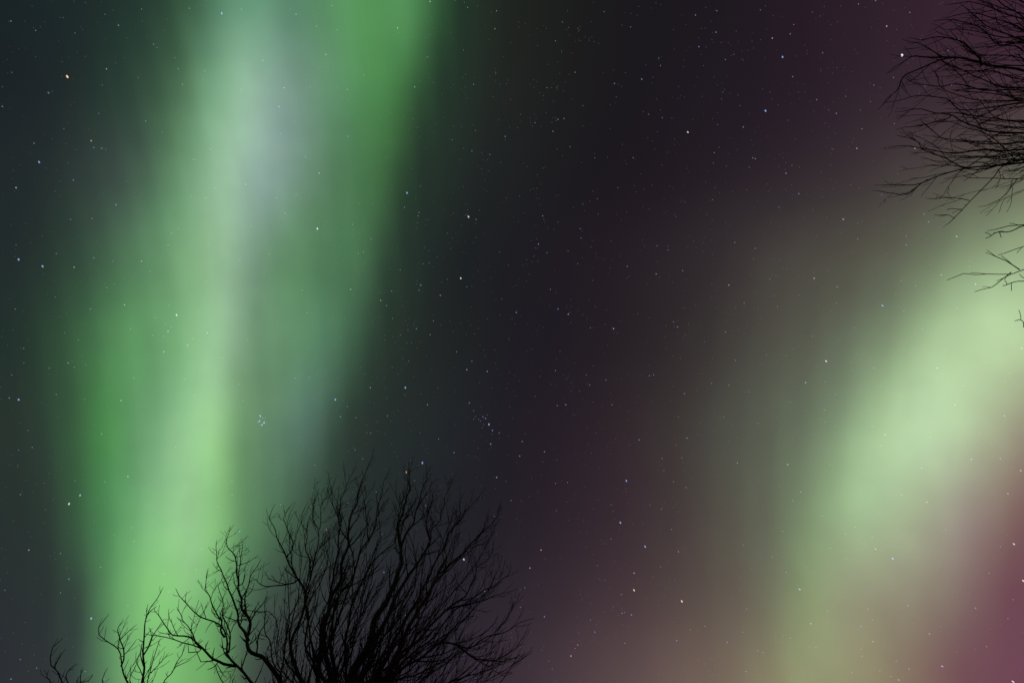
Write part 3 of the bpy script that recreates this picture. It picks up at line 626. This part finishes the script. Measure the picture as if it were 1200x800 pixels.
DENSE = [
 (7, [(437,538),(431,549),(421,576),(414,600),(406,634),(402,652),(401,680),(396,705),(392,740),(398,775),(410,810)]),
 (4, [(415,549),(408,564),(400,586),(397.6,608),(397,628),(394,652),(391,680),(386,710),(378,750),(376,785),(392,815)]),
 (-3, [(388,578),(391,596),(397,612)]),
 (4, [(370,578),(365.6,592),(369,606),(374,620),(373,632),(369,648),(368,668),(369,692),(376,720),(388,760),(405,800)]),
 (-3, [(385,575),(377,592),(377,608),(374,622)]),
 (-3.2, [(356,600),(355,614),(358,628),(359,644),(364,662),(369,684)]),
 (6.5, [(320,596),(316,606),(321,620),(324,630),(333,646),(341,662),(356,678),(366,696),(372,716),(372,750),(385,785),(400,810)]),
 (-2.4, [(337,597),(333,610),(337,626),(342,640),(342,656)]),
 (5, [(454,556),(448,574),(442,588),(441,606),(438,622),(432,634),(422,646),(417,664),(410,684),(404,700),(401,735),(408,770),(418,805)]),
 (-2.6, [(428,572),(428,592),(430,616),(432,632)]),
 (4.5, [(464,568),(464,580),(470,598),(466,616),(460,634),(444,652),(428,676),(418,700),(412,740),(416,775),(420,808)]),
 (9, [(480,542),(479,560),(478,580),(472,600),(466,616),(470,640),(470,664),(464,688),(455,720),(445,760),(430,806)]),
 (-3.4, [(503.6,548),(498,564),(493,584),(486,604),(478,624),(471,644)]),
 (7, [(512,570),(505,586),(500,606),(501,624),(502,640),(490,660),(478,680),(464,700),(452,730),(440,770),(428,806)]),
 (-3, [(532,560),(524,576),(520,592),(510,616),(502,638)]),
 (5.5, [(563,576),(553,590),(542,608),(528,624),(522,640),(508,662),(496,684),(488,700),(470,730),(450,765),(432,808)]),
 (-2.6, [(544,576),(540,592),(534,614),(527,626)]),
 (6.5, [(587,593),(580,608),(568,620),(548,642),(534,654),(514,676),(500,692),(480,722),(455,760),(436,806)]),
 (-2.4, [(573,630),(560,638),(546,645)]),
 (5, [(578,636),(572,652),(560,664),(554,680),(544,696),(520,715),(500,735),(462,775),(438,810)]),
 (-3, [(598,664),(594,674),(580,682),(568,692),(545,706),(524,716)]),
 (5, [(594,692),(568,701),(546,703),(525,711),(507,731),(490,746),(468,761),(447,781),(430,812)]),
 (6, [(612,729),(594,733),(572,742),(555,750),(535.5,760),(516,754),(499,755),(481,770),(457,785),(440,812)]),
 (-3, [(618,742),(600,761),(583,774),(564,774),(548.5,768),(536,760)]),
 (4, [(616,768),(598,781),(588,796),(560,822),(500,845),(450,850)]),
 (3.4, [(560,700),(540,722),(520,745),(505,768),(488,800),(460,830)]),
 (3, [(545,748),(528,772),(512,795),(490,830)]),
 (4.5, [(398,600),(410,640),(418,680),(424,720),(424,760),(425,810)]),
 (4.5, [(440,640),(442,680),(440,720),(434,765),(428,812)]),
 (4, [(500,650),(482,690),(466,725),(448,765),(432,810)]),
 (4, [(535,672),(512,700),(488,728),(464,758),(440,800)]),
 (-2.2, [(297,677),(306,685),(320,687),(337,683),(352,679)]),
 (3.4, [(302.6,714.5),(319.5,717),(337.5,718),(348,728),(355.5,743),(358,755),(368,775),(395,810)]),
 (3.4, [(350,640),(356,670),(362,700),(360,735),(372,775),(398,812)]),
]
DENSE += [(3, [(606,700),(596,722),(575,742),(545,762),(505,790),(470,830),(445,900)]), (3, [(588,655),(574,690),(552,720),(520,752),(485,785),(452,812)]), (3, [(583,612),(566,645),(543,680),(512,715),(478,760),(446,812)]), (2.6,[(545,590),(536,625),(520,660),(498,698),(468,745),(440,812)]), (3.4, [(608,772),(585,788),(555,805),(500,840),(455,900)]), (3, [(562,766),(542,790),(510,815),(470,870)]),
 (3, [(522,762),(507,785),(485,820),(455,880)]), (3.4, [(590,748),(566,774),(530,800),(480,845),(450,900)]), (3, [(475,740),(468,770),(452,800),(440,860)])]
RD = random.Random(5)
for i in range(13):
    th = -30 + 112 * (i + RD.random()) / 13
    rr = interp(th, [-34, 0, 25, 45, 70, 80], [225, 250, 248, 215, 185, 170]) * RD.uniform(.5, .93)
    x0, y0 = 430 + RD.uniform(-28, 24), 806
    def pol(f, dt):
        a = math.radians(th + dt); return (x0 + rr * f * math.sin(a), y0 - rr * f * math.cos(a))
    k = RD.uniform(2, 12) * (1 if th > 0 else -.6); k2 = RD.uniform(-5, 5)
    DENSE.append((RD.uniform(2.8, 4.4), [pol(1, -k * .8), pol(.82, k2), pol(.6, k * .8), pol(.36, k + k2), pol(.16, k * .6), (x0, y0)]))
def root_x(tx): return interp(tx, [300, 380, 440, 500, 560, 620], [350, 372, 396, 421, 440, 455])
def respread(w, path, *own):
    if w < 0: return (w, path, *own)
    xr = root_x(path[0][0]) + RD.uniform(-5, 5); old = path[-1][0]; out = []
    for (x, y) in path:
        f = min(1.0, max(0.0, (y - 640) / 166.0)); f = f * f * (3 - 2 * f)
        if path[-1][1] < 830: out.append((x + f * (xr - old), y))
        else: out.append((x, y))
    if path[-1][1] < 830: out.append((430 + (xr - 415) * .55, 900))
    return (w, out, *own)
DENSE = [respread(*d) for d in DENSE]
make_tree("bare_tree", "dense bare tree with many straight twigs fanning up under the dark gap", "bare trees against the aurora", 6.6, 1.5, DENSE, straight, (428, 900), .17, 3.9, 11)

WIRY = [
 (5, [(269,620),(265.5,633.5),(271,645),(277,663),(280,683),(282,705.5),(290,721),(291,741.5),(292.5,759.5),(306,768.5),(317,782),(326,806)]),
 (4.6, [(206,694),(209,700),(223,710),(236,722),(254,732),(263,746),(268,764),(277,780),(288,797),(310,822)]),
 (-4, [(181,717),(191,730),(202.5,744),(220.5,749),(236,759.5),(252,770),(265.5,777.5),(277,782)]),
 (-2.4, [(176,746),(198,748),(214,753),(228,756),(235,759)]),
 (-2, [(208,712),(214,723.5),(223,735),(228,752)]),
 (-3, [(242,672),(240,687.5),(247.5,703),(252,719),(258,730),(264,746)]),
 (-3.4, [(254,633.5),(254,654),(263,676),(270,694),(277,717),(281,732.5),(290,748)]),
 (-2.4, [(304,657),(297,667),(290,685),(286,703),(289,719)]),
 (-2, [(284,637),(283,650),(279,664),(279,680)]),
 (-1.8, [(220,757),(222,765),(234,764),(240,762)]),
 (-1.8, [(230,762),(236,773),(252,773),(266,778)]),
 (3.4, [(337,665),(339,694),(337,728),(335,755),(329,790),(330,815)]),
 (3, [(312,700),(310,730),(316,755),(324,780),(330,815)]),
 (2.6, [(262,790),(254,778),(258,795),(280,820),(300,835)]),
 (2.6, [(345,735),(338,765),(334,800),(332,825)]),
 (-2.2, [(256,690),(262,706),(262,722),(268,742),(268,760)]),
]
make_tree("bare_tree", "wiry bare tree with crooked limbs reaching over the emerald glow", "bare trees against the aurora", 7.6, .9, WIRY, curly, (330, 830), .12, 4.9, 23)

TWIN = [
 (3.2, [(124,724),(117,733),(117,742),(123,749),(136,762),(140,773),(144,787),(150,803),(162,830)]),
 (-2.4, [(142.5,729.5),(137.5,738),(140,750),(146,760),(146,772),(144,782)]),
 (-1.8, [(157.5,733),(147,744),(141,750)]),
 (-1.6, [(157,752),(149,762),(146,768)]),
 (3.6, [(189,691),(182,703),(173,720),(171,738),(169,755),(167,780),(166,803),(168,830)]),
 (-1.8, [(181,711),(177,716),(174,720)]),
 (-2.4, [(188,730),(180,747),(173,760),(168,772)]),
 (2.4, [(187,753),(183,767),(177,788),(173,803),(170,830)]),
 (-1.8, [(196,766),(187,778),(178,790)]),
 (2.4, [(217,756),(207,778),(195,797),(182,825)]),
 (-1.6, [(217,775),(205,782),(198,792)]),
 (2.2, [(164,765),(161,773),(164,784),(168,810)]),
 (2, [(121,788),(119,797),(126,812),(150,835)]),
 (2, [(157,782),(153,797),(158,820)]),
]
make_tree("bare_tree", "small bare tree with two loose sprays of twigs low on the emerald glow", "bare trees against the aurora", 9.0, .6, TWIN, sparse, (168, 835), .10, 6.0, 31)

LOW = [
 (3, [(70,751),(64,757),(61,768),(61,779),(65,785),(74,801),(84,830)]),
 (-2, [(72,766),(67,773),(65,781)]),
 (2.6, [(87.5,780),(80,787),(77.5,797),(84,825)]),
 (2.4, [(106,791),(102,797),(92,800),(86,825)]),
 (2, [(95,789),(93,798),(88,820)]),
 (2.2, [(57,788),(57,800),(70,830)]),
]
make_tree("bare_tree", "lowest bare treetop in the corner, only a few curled twigs showing", "bare trees against the aurora", 9.8, .5, LOW, sparse, (86, 835), .09, 6.1, 43)

LARGE = [
 (7, [(1034,124),(1045,112.5),(1054,101),(1062,89),(1082,79),(1100,71),(1120,67.5),(1132,71),(1150,78),(1175,79.5),(1205,81),(1270,95),(1340,120)]),
 (-2.2, [(1072,44.5),(1107,45),(1128,50),(1140,62),(1156,78)]),
 (-3, [(1047,76),(1065,67.5),(1082,66),(1105,65.5),(1120,67.5)]),
 (4.5, [(1100,24),(1117,25),(1135,30),(1150,37.5),(1162,45),(1175,53),(1205,54),(1270,75),(1340,110)]),
 (5, [(1120,4),(1135,2),(1150,5),(1165,15),(1180,20),(1205,22),(1270,45),(1330,90)]),
 (4, [(1150,-22),(1175,0),(1185,10),(1205,22),(1250,40)]),
 (4.4, [(1060,92),(1095,102),(1117,100),(1135,99),(1150,102),(1175,104),(1205,108),(1270,122),(1340,140)]),
 (4.4, [(1045,119),(1075,114),(1095,114),(1110,116),(1128,128),(1155,127.5),(1175,125),(1205,122),(1270,135),(1340,150)]),
 (6, [(1056,131),(1080,127.5),(1095,134),(1115,135),(1125,141),(1135,147.5),(1150,152.5),(1175,156),(1205,155),(1270,160),(1340,165)]),
 (-2.6, [(1060,150),(1087,145),(1113,136)]),
 (5.5, [(1041,173),(1062,172.5),(1082,176),(1105,181),(1125,179),(1150,175),(1175,176),(1205,175),(1270,178),(1340,180)]),
 (5, [(1062,162),(1075,165),(1082,172),(1107,187.5),(1125,195),(1150,197.5),(1175,192),(1205,185),(1270,185),(1340,185)]),
 (5.5, [(1035,217),(1055,217),(1075,215),(1100,206),(1125,200),(1150,197.5),(1175,194),(1205,189),(1270,190),(1340,190)]),
 (-2.8, [(1030,224),(1047,227.5),(1062,227.5),(1082,213)]),
 (4, [(1119,256),(1127,245),(1136,235),(1147,222.5),(1165,205),(1182,190),(1215,175),(1280,180),(1340,185)]),
 (-2.2, [(1091,232.5),(1117,234),(1136,234)]),
 (-1.8, [(1112,246),(1120,245),(1127,245)]),
 (-1.8, [(1104,252),(1112,252),(1119,256)]),
 (3, [(1159,241),(1172,232.5),(1185,217),(1205,207),(1270,200),(1340,195)]),
 (3.4, [(1160,276),(1172,274),(1185,270),(1205,263),(1270,245),(1340,220)]),
 (-2.2, [(1166,267),(1180,262),(1200,264)]),
 (3.2, [(1117,324.5),(1131,320),(1145,321),(1160,319),(1185,319),(1195,316),(1215,312),(1270,285),(1340,235)]),
 (-2, [(1149,339.5),(1160,336),(1172,327.5),(1185,319)]),
 (-2, [(1161,297),(1167,300),(1180,305),(1195,316)]),
 (2.6, [(1177,334),(1190,331),(1210,325),(1270,295),(1340,240)]),
 (2.4, [(1177,298),(1190,292.5),(1210,285),(1270,265),(1340,225)]),
 (1.6, [(1191,376),(1197,377),(1206,380),(1260,345),(1330,270)]),
 (4, [(1090,60),(1115,75),(1140,92),(1170,100),(1205,104),(1270,120),(1340,150)]),
 (4, [(1085,150),(1110,162),(1140,168),(1175,166),(1205,165),(1270,170),(1340,175)]),
 (3.6, [(1130,10),(1150,28),(1172,38),(1205,44),(1270,70),(1340,115)]),
 (3.6, [(1095,88),(1120,112),(1150,118),(1180,116),(1205,118),(1270,130),(1340,155)]),
 (3.6, [(1100,196),(1125,186),(1150,186),(1178,184),(1205,180),(1270,182),(1340,185)]),
 (3.6, [(1120,40),(1140,62),(1165,68),(1205,70),(1270,90),(1340,125)]),
 (3, [(1150,120),(1165,138),(1185,142),(1210,145),(1270,150),(1340,165)]),
]
few = dict(sparse, trop=Vector((-.6, 0, .6)), tropk=.05, limbgap=.34, twig=.26, major=.0, rtip=.0045)
LARGE = [(w, p, few) if (p[0][1] > 258 or w in (-1.8,)) else (w, p) for (w, p) in LARGE]
LARGE = [(w * .74, *q) if w > 2 else (w, *q) for (w, *q) in LARGE]
for i in range(15):
    ty = -20 + 235 * (i + RD.random()) / 15
    tx = RD.uniform(1078, 1155) + (30 if ty < 35 else 0)
    ry = 105 + ty * .38
    w1, w2 = RD.uniform(-9, 9), RD.uniform(-9, 9)
    LARGE.append((RD.uniform(2.6, 4), [(tx, ty), (tx + 28, ty + w1 * .6), (tx + 60, ty * .9 + ry * .1 + w1), (tx + 100, ty * .75 + ry * .25 + w2), (1255, ty * .4 + ry * .6), (1340, ry)]))
make_tree("bare_tree", "large bare tree with a tangled crown reaching in beside the pink sky", "bare trees against the aurora", 8.6, 1.9, LARGE, netty, (1340, 190), .22, 6.4, 57, axis='x')
